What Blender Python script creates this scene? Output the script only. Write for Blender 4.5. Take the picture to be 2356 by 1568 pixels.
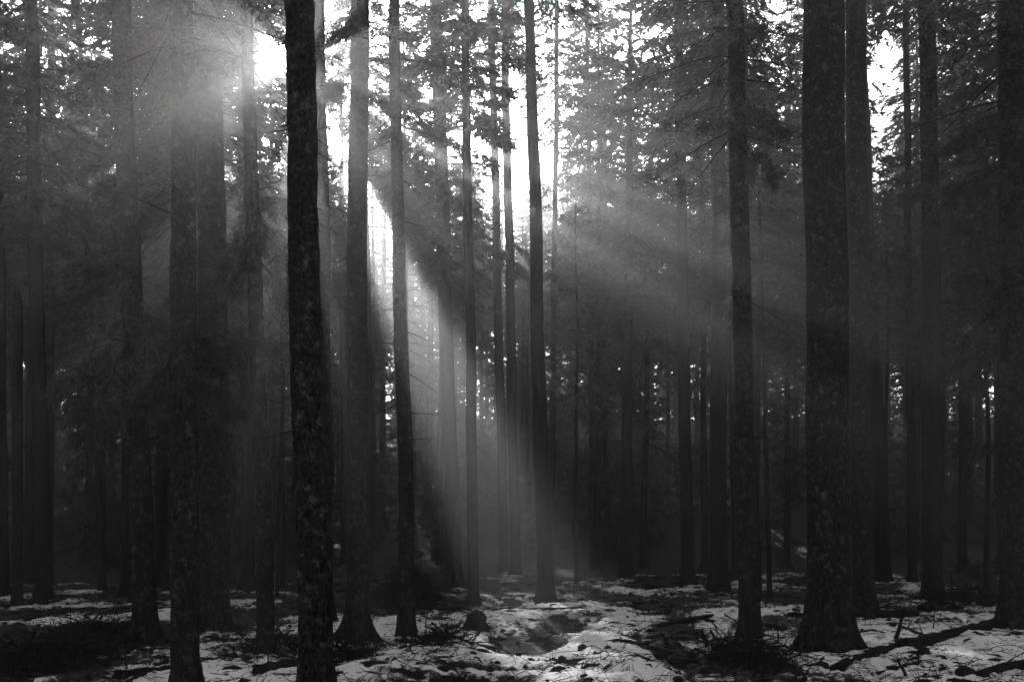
import bpy, math, random
import numpy as np
from mathutils import Vector

for o in list(bpy.data.objects):
    bpy.data.objects.remove(o, do_unlink=True)
scene = bpy.context.scene
col = scene.collection

# ------------------------------------------------------------------ camera, sky, sun, exposure
PW, PH, FPX, HORIZON, EYE = 2356.0, 1568.0, 2618.0, 1240.0, 1.6      # layout measured on a 2356 px wide view
cam_data = bpy.data.cameras.new('camera')
cam_data.sensor_width = 36.0
cam_data.lens = 36.0 * FPX / PW
cam_data.shift_y = (HORIZON - PH / 2) / PW
cam_data.clip_end = 3000.0
cam_data.clip_start = 0.05
cam = bpy.data.objects.new('camera', cam_data)
col.objects.link(cam)
cam.location = (0, 0, EYE)
cam.rotation_euler = (math.radians(90), 0, 0)
scene.camera = cam

SUN_PX = (688.0, 140.0)
sv = np.array([(SUN_PX[0] - PW / 2), FPX, (HORIZON - SUN_PX[1])]); sv /= np.linalg.norm(sv)
SUN_EL = math.asin(sv[2]); SUN_AZ = math.atan2(sv[0], sv[1])          # azimuth from +Y towards +X

world = bpy.data.worlds.new('World'); scene.world = world
world.use_nodes = True
wn, wl = world.node_tree.nodes, world.node_tree.links
wn.clear()
sky = wn.new('ShaderNodeTexSky'); sky.sky_type = 'NISHITA'; sky.sun_disc = False
sky.sun_elevation = SUN_EL; sky.sun_rotation = SUN_AZ
sky.dust_density = 3.0
bw = wn.new('ShaderNodeRGBToBW')                                       # black-and-white film
bgn = wn.new('ShaderNodeBackground'); bgn.inputs['Strength'].default_value = 0.15
wo = wn.new('ShaderNodeOutputWorld')
wl.new(sky.outputs[0], bw.inputs[0]); wl.new(bw.outputs[0], bgn.inputs['Color']); wl.new(bgn.outputs[0], wo.inputs[0])

sun_data = bpy.data.lights.new('sun', 'SUN'); sun_data.energy = 3.7; sun_data.angle = math.radians(0.53)
sun_data.color = (1, 1, 1)
sun = bpy.data.objects.new('sun', sun_data); col.objects.link(sun)
sun.rotation_euler = Vector(sv).to_track_quat('Z', 'Y').to_euler()
sun.location = (-20, 80, 60)

scene.view_settings.view_transform = 'Standard'
scene.view_settings.look = 'None'
scene.view_settings.exposure = 0.92
scene.view_settings.gamma = 1.0
scene.cycles.max_bounces = 3
scene.cycles.diffuse_bounces = 1
scene.cycles.glossy_bounces = 1
scene.cycles.transmission_bounces = 2
scene.cycles.volume_bounces = 0
scene.cycles.use_denoising = True
HAZE_DENSITY, HAZE_G = 0.0022, 0.83

# ------------------------------------------------------------------ small numeric helpers
rng = np.random.default_rng(11)
def unit(v):
    return v / np.maximum(np.linalg.norm(v, axis=-1, keepdims=True), 1e-9)
_tab = np.random.default_rng(5).random((256, 256))
def vnoise(x, y):
    xi = np.floor(x).astype(int); yi = np.floor(y).astype(int)
    fx = x - xi; fy = y - yi
    fx = fx * fx * (3 - 2 * fx); fy = fy * fy * (3 - 2 * fy)
    a = _tab[xi % 256, yi % 256]; b = _tab[(xi + 1) % 256, yi % 256]
    c = _tab[xi % 256, (yi + 1) % 256]; d = _tab[(xi + 1) % 256, (yi + 1) % 256]
    return (a * (1 - fx) + b * fx) * (1 - fy) + (c * (1 - fx) + d * fx) * fy
def fbm(x, y, o=4):
    s = 0; a = 1; t = 0
    for i in range(o):
        s = s + a * vnoise(x * 2 ** i + 17.3 * i, y * 2 ** i + 5.1 * i); t += a; a *= .5
    return s / t
def sstep(a, b, x):
    t = np.clip((x - a) / (b - a), 0, 1); return t * t * (3 - 2 * t)

# light shafts: the canopy is open along these columns parallel to the sunlight
U_AX = unit(np.cross(np.array([0, 0, 1.0]), -sv)); 
U_AX = U_AX if U_AX[0] > 0 else -U_AX
V_AX = np.cross(U_AX, sv); V_AX = V_AX if V_AX[2] > 0 else -V_AX
CAMP = np.array([0, 0, EYE])
#          phi0  phi1  r0   r1     (degrees about the line from the viewer to the sun, metres off it)
SHAFTS = [(-180, 180, 0.0, 0.1),
          (-71, -57, 2.4, 15.0), (-64, -58, 15.0, 18.0),
          (-131, -111, 3.6, 6.0),
          (-155, -131, 1.9, 3.0),
          (-100, -80, 0.9, 2.2), (-106, -97, 3.0, 3.7),
          (-24, -9, 13.4, 14.4), (-28, -22, 12.1, 13.1)]
STREAKS = [(-43, -11, 1.6, 4.4, .54), (-29, -12, 3.0, 12.0, .5), (-131, -108, 3.8, 8.0, .35), (-160, -127, 2.6, 6.0, .2), (-92, -80, 3.6, 8.0, .35)]    # ragged, streaky openings
def in_shaft(p, core=False):
    rel = p - CAMP
    u = rel @ U_AX; v = rel @ V_AX
    r = np.hypot(u, v); ph0 = np.degrees(np.arctan2(v, u))
    ph = ph0 + (vnoise(u * 1.7 + 9, v * 1.7 + 3) - .5) * 8
    r = r + (vnoise(u * 2.3 + 40, v * 2.3) - .5) * .7
    m = np.zeros(len(p), bool)
    for a, b, r0, r1 in (SHAFTS[:1] if core else SHAFTS):
        m |= (ph >= a) & (ph <= b) & (r >= r0) & (r <= r1)
    m |= (p[:, 1] > 44) & (r < 1.2) & (ph > -105) & (ph < 75)
    m |= ((ph0 > 166) | (ph0 < -152)) & (r < np.where(p[:, 1] > 44, 4.0, 1.0))
    m |= (p[:, 1] > 46) & ((ph0 > 138) | (ph0 < -128)) & (r < 3.2)
    m |= ((ph0 > 142) | (ph0 < -144)) & (np.hypot(u, v) < np.minimum(.038 * p[:, 1], 1.7))      # the gap beside the nearest trunk where the sun breaks through
    if not core:
        st = .8 * vnoise(ph0 * .38 + 103, r * .05) + .2 * vnoise(u * .9 + 70, v * .9 + 20)
        for a, b, r0, r1, th in STREAKS:
            m |= (ph >= a) & (ph <= b) & (r >= r0) & (r <= r1) & (st < th)
    return m

# ------------------------------------------------------------------ mesh collection
class MB:
    def __init__(s): s.v = []; s.q = []; s.t = []; s.qm = []; s.tm = []; s.n = 0
    def add(s, v, q=None, t=None, m=0):
        v = np.asarray(v, float).reshape(-1, 3)
        if q is not None and len(q):
            q = np.asarray(q, int).reshape(-1, 4); s.q.append(q + s.n); s.qm.append(np.full(len(q), m))
        if t is not None and len(t):
            t = np.asarray(t, int).reshape(-1, 3); s.t.append(t + s.n); s.tm.append(np.full(len(t), m))
        s.v.append(v); s.n += len(v)
    def tris(s, P, m=0):                       # P: (N,3,3)
        s.add(P.reshape(-1, 3), t=np.arange(len(P) * 3).reshape(-1, 3), m=m)
    def tube(s, pts, rad, seg=6, m=0, cap=True, disp=None):
        pts = np.asarray(pts, float); rad = np.asarray(rad, float); n = len(pts)
        tan = unit(np.gradient(pts, axis=0))
        ref = np.array([0, 0, 1.0]) if abs(tan[0][2]) < .8 else np.array([0, 1.0, 0])
        a = unit(np.cross(tan, ref)); b = np.cross(tan, a)
        th = np.linspace(0, 2 * np.pi, seg, endpoint=False)
        R = rad[:, None] * np.ones(seg)[None, :]
        if disp is not None: R = R + disp
        V = pts[:, None, :] + R[..., None] * (np.cos(th)[None, :, None] * a[:, None, :] + np.sin(th)[None, :, None] * b[:, None, :])
        i = np.arange(n - 1)[:, None] * seg; j = np.arange(seg)[None, :]; j2 = (j + 1) % seg
        Q = np.stack([i + j, i + j2, i + seg + j2, i + seg + j], -1).reshape(-1, 4)
        s.add(V.reshape(-1, 3), q=Q, m=m)
        if cap:
            base = s.n - n * seg
            for ring, c in ((0, pts[0]), (n - 1, pts[-1])):
                k = s.n
                s.v.append(np.array([c])); s.n += 1
                idx = base + ring * seg + np.arange(seg)
                tt = np.stack([idx, np.roll(idx, -1), np.full(seg, k)], -1)
                s.t.append(tt); s.tm.append(np.full(seg, m))
    def mesh(s, name, mats, smooth=False, origin=None, attr=None):
        me = bpy.data.meshes.new(name)
        V = np.concatenate(s.v) if s.v else np.zeros((0, 3))
        if origin is not None: V = V - np.asarray(origin)
        Q = np.concatenate(s.q) if s.q else np.zeros((0, 4), int)
        T = np.concatenate(s.t) if s.t else np.zeros((0, 3), int)
        M = np.concatenate((s.qm + s.tm) or [np.zeros(0, int)])
        me.vertices.add(len(V)); me.vertices.foreach_set('co', V.ravel().astype(np.float32))
        L = np.concatenate([Q.ravel(), T.ravel()]).astype(np.int32)
        me.loops.add(len(L)); me.loops.foreach_set('vertex_index', L)
        nP = len(Q) + len(T); me.polygons.add(nP)
        tot = np.concatenate([np.full(len(Q), 4), np.full(len(T), 3)]).astype(np.int32)
        st = (np.cumsum(tot) - tot).astype(np.int32)
        me.polygons.foreach_set('loop_start', st); me.polygons.foreach_set('loop_total', tot)
        me.polygons.foreach_set('material_index', M.astype(np.int32))
        if smooth: me.polygons.foreach_set('use_smooth', np.ones(nP, bool))
        for m in (mats if isinstance(mats, (list, tuple)) else [mats]): me.materials.append(m)
        me.update(calc_edges=True)
        return me
    def build(s, name, mats, parent=None, smooth=False, origin=None):
        o = bpy.data.objects.new(name, s.mesh(name, mats, smooth, origin)); col.objects.link(o)
        if parent is not None: o.parent = parent
        elif origin is not None: o.location = origin
        return o
def tag(o, label=None, cat=None, group=None, kind=None):
    if label: o['label'] = label
    if cat: o['category'] = cat
    if group: o['group'] = group
    if kind: o['kind'] = kind
    return o
def empty(name, loc):
    o = bpy.data.objects.new(name, None); o.empty_display_size = .3; col.objects.link(o); o.location = loc; return o

# ------------------------------------------------------------------ materials (grey tones of black-and-white film)
def new_mat(name):
    m = bpy.data.materials.new(name); m.use_nodes = True
    n, l = m.node_tree.nodes, m.node_tree.links
    return m, n, l, n['Principled BSDF']
def grey(v): return (v, v, v, 1)
def bark_mat(name, lo, hi, lichen, scale):
    m, n, l, p = new_mat(name)
    tc = n.new('ShaderNodeTexCoord'); mp = n.new('ShaderNodeMapping'); mp.inputs['Scale'].default_value = (1, 1, .55)
    l.new(tc.outputs['Object'], mp.inputs[0])
    vo = n.new('ShaderNodeTexVoronoi'); vo.feature = 'F1'; vo.inputs['Scale'].default_value = scale
    ns = n.new('ShaderNodeTexNoise'); ns.inputs['Scale'].default_value = scale * .9; ns.inputs['Detail'].default_value = 8; ns.inputs['Roughness'].default_value = .7
    wp = n.new('ShaderNodeVectorMath'); wp.operation = 'MULTIPLY_ADD'; wp.inputs[1].default_value = (.05, .05, .05)
    l.new(mp.outputs[0], ns.inputs[0]); l.new(ns.outputs['Color'], wp.inputs[0]); l.new(mp.outputs[0], wp.inputs[2]); l.new(wp.outputs[0], vo.inputs['Vector'])
    mx = n.new('ShaderNodeMath'); mx.operation = 'MULTIPLY'
    l.new(vo.outputs['Distance'], mx.inputs[0]); l.new(ns.outputs['Fac'], mx.inputs[1])
    cr = n.new('ShaderNodeValToRGB')
    cr.color_ramp.elements[0].position = .05; cr.color_ramp.elements[0].color = grey(hi)
    cr.color_ramp.elements[1].position = .42; cr.color_ramp.elements[1].color = grey(lo)
    l.new(mx.outputs[0], cr.inputs[0])
    n2 = n.new('ShaderNodeTexNoise'); n2.inputs['Scale'].default_value = 9.0; n2.inputs['Detail'].default_value = 10; n2.inputs['Roughness'].default_value = .82
    l.new(tc.outputs['Object'], n2.inputs[0])
    c2 = n.new('ShaderNodeValToRGB'); c2.color_ramp.elements[0].position = .53; c2.color_ramp.elements[1].position = .64
    l.new(n2.outputs['Fac'], c2.inputs[0])
    mix = n.new('ShaderNodeMix'); mix.data_type = 'RGBA'
    l.new(c2.outputs[0], mix.inputs['Factor']); l.new(cr.outputs[0], mix.inputs['A']); mix.inputs['B'].default_value = grey(lichen)
    l.new(mix.outputs['Result'], p.inputs['Base Color'])
    p.inputs['Roughness'].default_value = .95; p.inputs['Specular IOR Level'].default_value = .04
    bp = n.new('ShaderNodeBump'); bp.inputs['Strength'].default_value = .9; bp.inputs['Distance'].default_value = .03
    l.new(mx.outputs[0], bp.inputs['Height']); bp.invert = True
    l.new(bp.outputs[0], p.inputs['Normal'])
    return m
M_BARK = bark_mat('flaky_bark', .003, .028, .10, 34)
M_BARK_FAR = bark_mat('bark_weathered', .006, .024, .04, 18)
M_WOOD = bark_mat('dead_wood', .006, .026, .04, 34)
def leaf_mat(name, d, tr):
    m, n, l, p = new_mat(name)
    p.inputs['Base Color'].default_value = grey(d); p.inputs['Roughness'].default_value = .6; p.inputs['Specular IOR Level'].default_value = .2
    t = n.new('ShaderNodeBsdfTranslucent'); t.inputs[0].default_value = grey(tr)
    mx = n.new('ShaderNodeMixShader'); mx.inputs[0].default_value = .35
    geo = n.new('ShaderNodeTexCoord'); ns = n.new('ShaderNodeTexNoise'); ns.inputs['Scale'].default_value = 1.6
    l.new(geo.outputs['Object'], ns.inputs[0])
    cr = n.new('ShaderNodeValToRGB'); cr.color_ramp.elements[0].color = grey(d * .6); cr.color_ramp.elements[1].color = grey(d * 1.5)
    cr.color_ramp.elements[0].position = .35; cr.color_ramp.elements[1].position = .65
    l.new(ns.outputs['Fac'], cr.inputs[0]); l.new(cr.outputs[0], p.inputs['Base Color'])
    l.new(p.outputs[0], mx.inputs[1]); l.new(t.outputs[0], mx.inputs[2])
    l.new(mx.outputs[0], n['Material Output'].inputs[0])
    return m
M_LEAF = leaf_mat('spruce_needles', .022, .10)
M_LEAF_FAR = leaf_mat('far_needles', .025, .1)
def simple(name, v, r=.9, sc=30):
    m, n, l, p = new_mat(name)
    tc = n.new('ShaderNodeTexCoord'); ns = n.new('ShaderNodeTexNoise'); ns.inputs['Scale'].default_value = sc; ns.inputs['Detail'].default_value = 6
    l.new(tc.outputs['Object'], ns.inputs[0])
    cr = n.new('ShaderNodeValToRGB'); cr.color_ramp.elements[0].color = grey(v * .55); cr.color_ramp.elements[1].color = grey(v * 1.4)
    cr.color_ramp.elements[0].position = .3; cr.color_ramp.elements[1].position = .7
    l.new(ns.outputs['Fac'], cr.inputs[0]); l.new(cr.outputs[0], p.inputs['Base Color'])
    p.inputs['Roughness'].default_value = r; p.inputs['Specular IOR Level'].default_value = .06
    bp = n.new('ShaderNodeBump'); bp.inputs['Strength'].default_value = .5; bp.inputs['Distance'].default_value = .02
    l.new(ns.outputs['Fac'], bp.inputs['Height']); l.new(bp.outputs[0], p.inputs['Normal'])
    return m
M_TWIG = simple('twig_wood', .015)
M_EARTH = simple('earth_clod', .016, .95, 12)
M_SNOWCAP = simple('old_snow', .62, .7, 20)
def ground_mat():
    m, n, l, p = new_mat('snow_and_litter')
    tc = n.new('ShaderNodeTexCoord')
    at = n.new('ShaderNodeAttribute'); at.attribute_name = 'snow'
    mp = n.new('ShaderNodeMapping'); mp.inputs['Scale'].default_value = (1, .75, 1); l.new(tc.outputs['Object'], mp.inputs[0])
    ns = n.new('ShaderNodeTexNoise'); ns.inputs['Scale'].default_value = 8; ns.inputs['Detail'].default_value = 9; ns.inputs['Roughness'].default_value = .74
    l.new(mp.outputs[0], ns.inputs[0])
    ad = n.new('ShaderNodeMath'); ad.operation = 'MULTIPLY_ADD'; ad.inputs[1].default_value = .9; 
    l.new(ns.outputs['Fac'], ad.inputs[0]); l.new(at.outputs['Fac'], ad.inputs[2])
    cr = n.new('ShaderNodeValToRGB'); cr.color_ramp.elements[0].position = .93; cr.color_ramp.elements[1].position = 1.0
    sb = n.new('ShaderNodeMath'); sb.operation = 'SUBTRACT'; sb.inputs[1].default_value = 0.0
    l.new(ad.outputs[0], sb.inputs[0]); l.new(sb.outputs[0], cr.inputs[0])
    n2 = n.new('ShaderNodeTexNoise'); n2.inputs['Scale'].default_value = 24; n2.inputs['Detail'].default_value = 8; l.new(tc.outputs['Object'], n2.inputs[0])
    c2 = n.new('ShaderNodeValToRGB'); c2.color_ramp.elements[0].color = grey(.007); c2.color_ramp.elements[1].color = grey(.034)
    c2.color_ramp.elements[0].position = .35; c2.color_ramp.elements[1].position = .7
    l.new(n2.outputs['Fac'], c2.inputs[0])
    c3 = n.new('ShaderNodeValToRGB'); c3.color_ramp.elements[0].color = grey(.78); c3.color_ramp.elements[1].color = grey(.93)
    c3.color_ramp.elements[0].position = .3; c3.color_ramp.elements[1].position = .6
    l.new(n2.outputs['Fac'], c3.inputs[0])
    mix = n.new('ShaderNodeMix'); mix.data_type = 'RGBA'
    l.new(cr.outputs[0], mix.inputs['Factor']); l.new(c2.outputs[0], mix.inputs['A']); l.new(c3.outputs[0], mix.inputs['B'])
    l.new(mix.outputs['Result'], p.inputs['Base Color'])
    p.inputs['Roughness'].default_value = .8; p.inputs['Specular IOR Level'].default_value = .25
    hh = n.new('ShaderNodeMath'); hh.operation = 'MULTIPLY_ADD'; hh.inputs[1].default_value = .6
    l.new(cr.outputs[0], hh.inputs[0]); l.new(n2.outputs['Fac'], hh.inputs[2])
    bp = n.new('ShaderNodeBump'); bp.inputs['Strength'].default_value = .9; bp.inputs['Distance'].default_value = .06
    l.new(hh.outputs[0], bp.inputs['Height']); l.new(bp.outputs[0], p.inputs['Normal'])
    return m
M_GROUND = ground_mat()

# ------------------------------------------------------------------ ground
def flat_at(px, py, d=None):
    d = EYE * FPX / (py - HORIZON) if d is None else d
    return ((px - PW / 2) / FPX * d, d)
# hollows and bare patches: px, py, half width px, half depth px, depth m, bareness
HOLES = [(1215, 1458, 85, 18, .26, .8), (1160, 1518, 75, 16, .2, .75), (1515, 1480, 65, 36, .08, .7), (1120, 1562, 90, 14, .12, .5), (1290, 1432, 60, 9, .14, .5), (1560, 1440, 50, 14, .06, .5), (1050, 1368, 130, 14, .0, .35),
         (1450, 1385, 60, 14, .06, .3), (120, 1500, 190, 60, .0, .3), (1720, 1505, 100, 26, .0, .5), (930, 1350, 90, 30, .0, .4), (330, 1470, 70, 25, 0, .3),
         (1310, 1418, 50, 10, .08, .3), (2250, 1345, 90, 18, .0, .22), (700, 1400, 90, 20, 0, .25)]
MOUNDS = [(1030, 1470, 90, 26, .18), (1390, 1478, 90, 25, .2), (1430, 1535, 110, 22, .16), (900, 1530, 120, 25, .12), (1330, 1400, 110, 14, .12), (2280, 1480, 90, 20, .1)]
def ell(px, py, hw, hd):
    x, d = flat_at(px, py); d0 = EYE * FPX / (py + hd - HORIZON); d1 = EYE * FPX / (max(py - hd, 1270) - HORIZON)
    return x, d, hw / FPX * d, (d1 - d0) / 2
HW = [ell(*h[:4]) + h[4:] for h in HOLES]; MW = [ell(*h[:4]) + h[4:] for h in MOUNDS]
def gh(x, y):
    x = np.asarray(x, float); y = np.asarray(y, float)
    z = (fbm(x * .16 + 31, y * .12 + 7, 3) - .5) * .5 + (fbm(x * .8 + 3, y * .8, 3) - .5) * .16
    z = z * sstep(4, 10, y + 0 * x)
    z = z + .012 * np.clip(x, -20, 20) * sstep(12, 30, y) 
    for cx, cy, a, b, dep, bare in HW:
        z = z - dep * np.exp(-((x - cx) / a) ** 2 - ((y - cy) / b) ** 2)
    for cx, cy, a, b, dep in MW:
        z = z + dep * np.exp(-((x - cx) / a) ** 2 - ((y - cy) / b) ** 2)
    z = z + 13.0 * sstep(46, 112, y + 10 * (fbm(x * .03 + 2, y * .03, 2) - .5))
    z = z - 9 * sstep(120, 260, y)
    return z
def g1(x, y): return float(gh(np.array([x]), np.array([y]))[0])
def snow_amt(x, y):
    s = .16 + .9 * (fbm(x * .55 + 60, y * .42 + 11, 4) - .5) + .35 * (fbm(x * 2.3, y * 1.5 + 70, 3) - .5)
    s = s + .43 - .28 * sstep(18, 46, y) - .6 * sstep(44, 62, y)
    s = s - .10 * sstep(-2, -7, x) * sstep(40, 12, y)
    for cx, cy, a, b, dep, bare in HW:
        s = s - bare * np.exp(-(((x - cx) / a) ** 2 + ((y - cy) / b) ** 2) ** 1.5)
    for cx, cy, a, b, dep in MW:
        s = s + .22 * np.exp(-((x - cx) / a) ** 2 - ((y - cy) / b) ** 2)
    return s
ys = [-150, -100, -60, -35, -20, -10, -3, 2, 5, 7, 8.5]
y = 9.4
while y < 62: ys.append(y); y *= 1.0068
while y < 330: ys.append(y); y *= 1.03
ys = np.array(ys)
cs = np.concatenate([-np.geomspace(6, 1.2, 22), np.linspace(-1.15, 1.15, 430), np.geomspace(1.2, 6, 22)])
WY = np.sqrt((.5 * ys) ** 2 + 4.0 ** 2)
GX = cs[None, :] * WY[:, None]; GY = np.repeat(ys[:, None], len(cs), 1)
SN = snow_amt(GX, GY)
fine = fbm(GX * 5.2 + 8, GY * 3.9 + 2, 3) - .5
GZ = gh(GX, GY) + (.05 * sstep(.4, .62, SN + .5 * fine) + .085 * fine + .05 * (fbm(GX * 11 + 3, GY * 9 + 5, 2) - .5)) * sstep(80, 40, GY) * sstep(6, 9, GY)
gm = MB()
ni, nj = GX.shape
i = np.arange(ni - 1)[:, None] * nj; j = np.arange(nj - 1)[None, :]
gm.add(np.stack([GX, GY, GZ], -1).reshape(-1, 3), q=np.stack([i + j, i + j + 1, i + nj + j + 1, i + nj + j], -1).reshape(-1, 4))
ground = gm.build('ground', M_GROUND, smooth=True)
at_ = ground.data.attributes.new('snow', 'FLOAT', 'POINT'); at_.data.foreach_set('value', SN.ravel().astype(np.float32))
tag(ground, 'uneven forest floor with patchy old snow and dark litter', None, None, 'structure')

def ray(px, py): return np.array([(px - PW / 2) / FPX, 1.0, (HORIZON - py) / FPX])
def ground_hit(px, py, dmax=120):
    r = ray(px, py); d = np.linspace(6, dmax, 4000)
    z = EYE + r[2] * d; g = gh(r[0] * d, d)
    k = np.argmax(z <= g)
    if not (z <= g).any(): k = len(d) - 1
    return np.array([r[0] * d[k], d[k], g[k]])
def at(px, py, d):
    r = ray(px, py); return np.array([r[0] * d, d, EYE + r[2] * d])

# ------------------------------------------------------------------ tree building blocks
def trunk_spine(base, top, H, n, rg, wob):
    dirv = unit(top - base); dirv = dirv / dirv[2]
    t = np.linspace(-.25, H, n)
    pts = base[None, :] + dirv[None, :] * t[:, None]
    ph = rg.random(4) * 6.28
    w = wob * sstep(0, 2, t)
    pts[:, 0] += w * (np.sin(t * .55 + ph[0]) + .5 * np.sin(t * 1.3 + ph[1])); pts[:, 1] += w * (np.sin(t * .5 + ph[2]) + .5 * np.sin(t * 1.2 + ph[3]))
    return t, pts
def trunk_mesh(mb, base, top, hz, r0, r1, H, rg, seg, n, flare, rough, wob=.012, broken=False):
    """hz: height above the base at which the radius is r1; beyond it thins towards the tip"""
    t, pts = trunk_spine(base, top, H, n, rg, wob)
    rad = np.where(t < hz, r0 + (r1 - r0) * np.clip(t, 0, None) / hz, r1 + (0.03 - r1) * np.clip((t - hz) / max(H - hz, .1), 0, 1))
    if broken: rad = r0 + (r1 - r0) * np.clip(t / H, 0, 1)
    th = np.linspace(0, 2 * np.pi, seg, endpoint=False)
    fl = flare * r0 * np.exp(-np.clip(t, -.25, None) / (.75 * r0 + .10))
    lob = .6 + .75 * np.clip(np.cos(th[None, :] * (5 if r0 > .13 else 4) + rg.random() * 6 + 1.2 * np.sin(th * 2 + rg.random() * 6)[None, :]), -.6, 1)
    disp = fl[:, None] * lob
    if rough > 0:
        tx = th / (2 * np.pi)
        k = max(3, int(seg / 3))
        u1 = (tx * k)[None, :] * np.ones((n, 1)); 
        a = fbm2p(u1, (t * k / (2 * np.pi * r0) * .5)[:, None] * np.ones((1, seg)), k, int(rg.integers(200)))
        b = fbm2p((tx * 4)[None, :] * np.ones((n, 1)), (t * 1.4)[:, None] * np.ones((1, seg)), 4, int(rg.integers(200)))
        disp = disp + rough * (a - .5) * 2 + r0 * .10 * (b - .5)
        if broken: pass
    mb.tube(pts, rad, seg, 0, True, disp)
    return t, pts, rad
def fbm2p(u, v, per, off):
    s = 0; a = 1.; tt = 0
    for o in range(2):
        p = per * 2 ** o; uu = u * 2 ** o; vv = v * 2 ** o
        xi = np.floor(uu).astype(int); yi = np.floor(vv).astype(int); fx = uu - xi; fy = vv - yi
        x0 = (xi % p + off) % 256; x1 = ((xi + 1) % p + off) % 256
        s = s + a * ((_tab[x0, yi % 256] * (1 - fx) + _tab[x1, yi % 256] * fx) * (1 - fy) + (_tab[x0, (yi + 1) % 256] * (1 - fx) + _tab[x1, (yi + 1) % 256] * fx) * fy)
        tt += a; a *= .5
    return s / tt
def sprays(P, D, ln, wd, rg):
    """needle sprays: one pointed triangle each, at P along D"""
    n = len(P)
    R = rg.normal(size=(n, 3)); R[:, 2] *= .4; R[:, 2] += .0
    S = unit(np.cross(D, R)) * (wd / 2)[:, None]
    T = np.empty((n, 3, 3)); T[:, 0] = P - S; T[:, 1] = P + S; T[:, 2] = P + D * ln[:, None]
    return T
def crown_parts(mb, base, dirz, H, cb, Lmax, rg, step=.42, tw=7.0, ns=6, sl=.24, sw=.06, carve=True, core=False, limbs=True, droop=.16, power=.75, hmax=None, keep=None, split=1):
    hs = []; z = cb
    top = H * .985 if hmax is None else hmax
    while z < top:
        k = rg.integers(4, 7)
        hs += list(z + rg.normal(0, .1, k)); z += step * rg.uniform(.8, 1.25)
    h = np.array(hs); nb = len(h)
    if nb == 0: return
    fr = np.clip((H - h) / (H - cb), 0.02, 1.1)
    L = (Lmax * fr ** power) * rg.uniform(.62, 1.15, nb) + .25
    low = (fr > .9); L[low] *= rg.uniform(.45, 1.0, low.sum())
    az = (np.arange(nb) * 2.39996 + rg.normal(0, .35, nb))
    e0 = np.tan(np.radians(-14 * fr + 30 * (1 - fr) + rg.normal(0, 7, nb)))
    hd = np.stack([np.cos(az), np.sin(az), 0 * az], -1)
    sd = np.stack([-np.sin(az), np.cos(az), 0 * az], -1)
    B = base[None, :] + dirz[None, :] * h[:, None]
    def cp(b, s):
        l = L[b]; return B[b] + hd[b] * (l * s)[:, None] + np.array([0, 0, 1.0]) * (e0[b] * l * s - droop * 1.8 * l * s ** 2 + .10 * l * s ** 3)[:, None]
    nt = np.maximum(3, (L * tw * rg.uniform(.5, 1.25, nb)).astype(int))
    b = np.repeat(np.arange(nb), nt); m = len(b)
    s = rg.uniform(.1, 1.0, m) ** .8
    side = np.where(rg.random(m) < .5, -1, 1)[:, None]
    lt = (.16 + .34 * (1 - s)) * L[b] * rg.uniform(.5, 1.2, m) + .12
    td = unit(hd[b] * .75 + sd[b] * side * rg.uniform(.5, 1.1, m)[:, None] + np.stack([0 * s, 0 * s, rg.normal(-.22, .18, m)], -1))
    tp = cp(b, s)
    bb = np.repeat(np.arange(m), ns); q = rg.uniform(0.02, 1.0, len(bb))
    P = tp[bb] + td[bb] * (lt[bb] * q)[:, None]
    P[:, 2] -= .25 * lt[bb] * q ** 2
    D = unit(td[bb] + rg.normal(0, .45, (len(bb), 3)) + np.array([0, 0, -.25]))
    ln = sl * rg.uniform(.6, 1.35, len(bb)); wd = sw * rg.uniform(.6, 1.4, len(bb))
    if carve:
        ok = ~in_shaft(P, core); P, D, ln, wd = P[ok], D[ok], ln[ok], wd[ok]
    if keep is not None:
        ok = keep(P); P, D, ln, wd = P[ok], D[ok], ln[ok], wd[ok]
    if split > 1:
        y_ = np.maximum(P[:, 1], 1.0); sx = PW / 2 + P[:, 0] / y_ * FPX; sy = HORIZON - (P[:, 2] - EYE) / y_ * FPX
        vis = (sy > -90) & (sx > -150) & (sx < PW + 150)
        Pv, Dv = np.repeat(P[vis], split, 0), np.repeat(D[vis], split, 0); n_ = len(Pv)
        Pv = Pv + rg.normal(0, .045, (n_, 3)); Dv = unit(Dv + rg.normal(0, .4, (n_, 3)))
        mb.tris(sprays(Pv, Dv, .075 * rg.uniform(.6, 1.4, n_), .017 * rg.uniform(.7, 1.3, n_), rg), 0)
        P, D, ln, wd = P[~vis], D[~vis], ln[~vis], wd[~vis]
    mb.tris(sprays(P, D, ln, wd, rg), 0)
    if limbs:
        ss = np.array([0, .35, .7, 1.0])
        idx = np.repeat(np.arange(nb), 4); pts = cp(idx, np.tile(ss, nb)).reshape(nb, 4, 3)
        r = np.stack([.010 + .007 * L, .008 + .004 * L, .006 + .002 * L, np.full(nb, .003)], -1)
        th = np.array([0, 2.09, 4.19])
        off = sd[:, None, None, :] * np.cos(th)[None, None, :, None] + np.array([0, 0, 1.0])[None, None, None, :] * np.sin(th)[None, None, :, None]
        V = pts[:, :, None, :] + off * r[:, :, None, None]
        k0 = np.arange(nb)[:, None, None] * 12 + np.arange(3)[None, :, None] * 3; jj = np.arange(3)[None, None, :]; j2 = (jj + 1) % 3
        Q = np.stack([k0 + jj, k0 + j2, k0 + 3 + j2, k0 + 3 + jj], -1).reshape(-1, 4)
        mb.add(V.reshape(-1, 3), q=Q, m=1)
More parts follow.
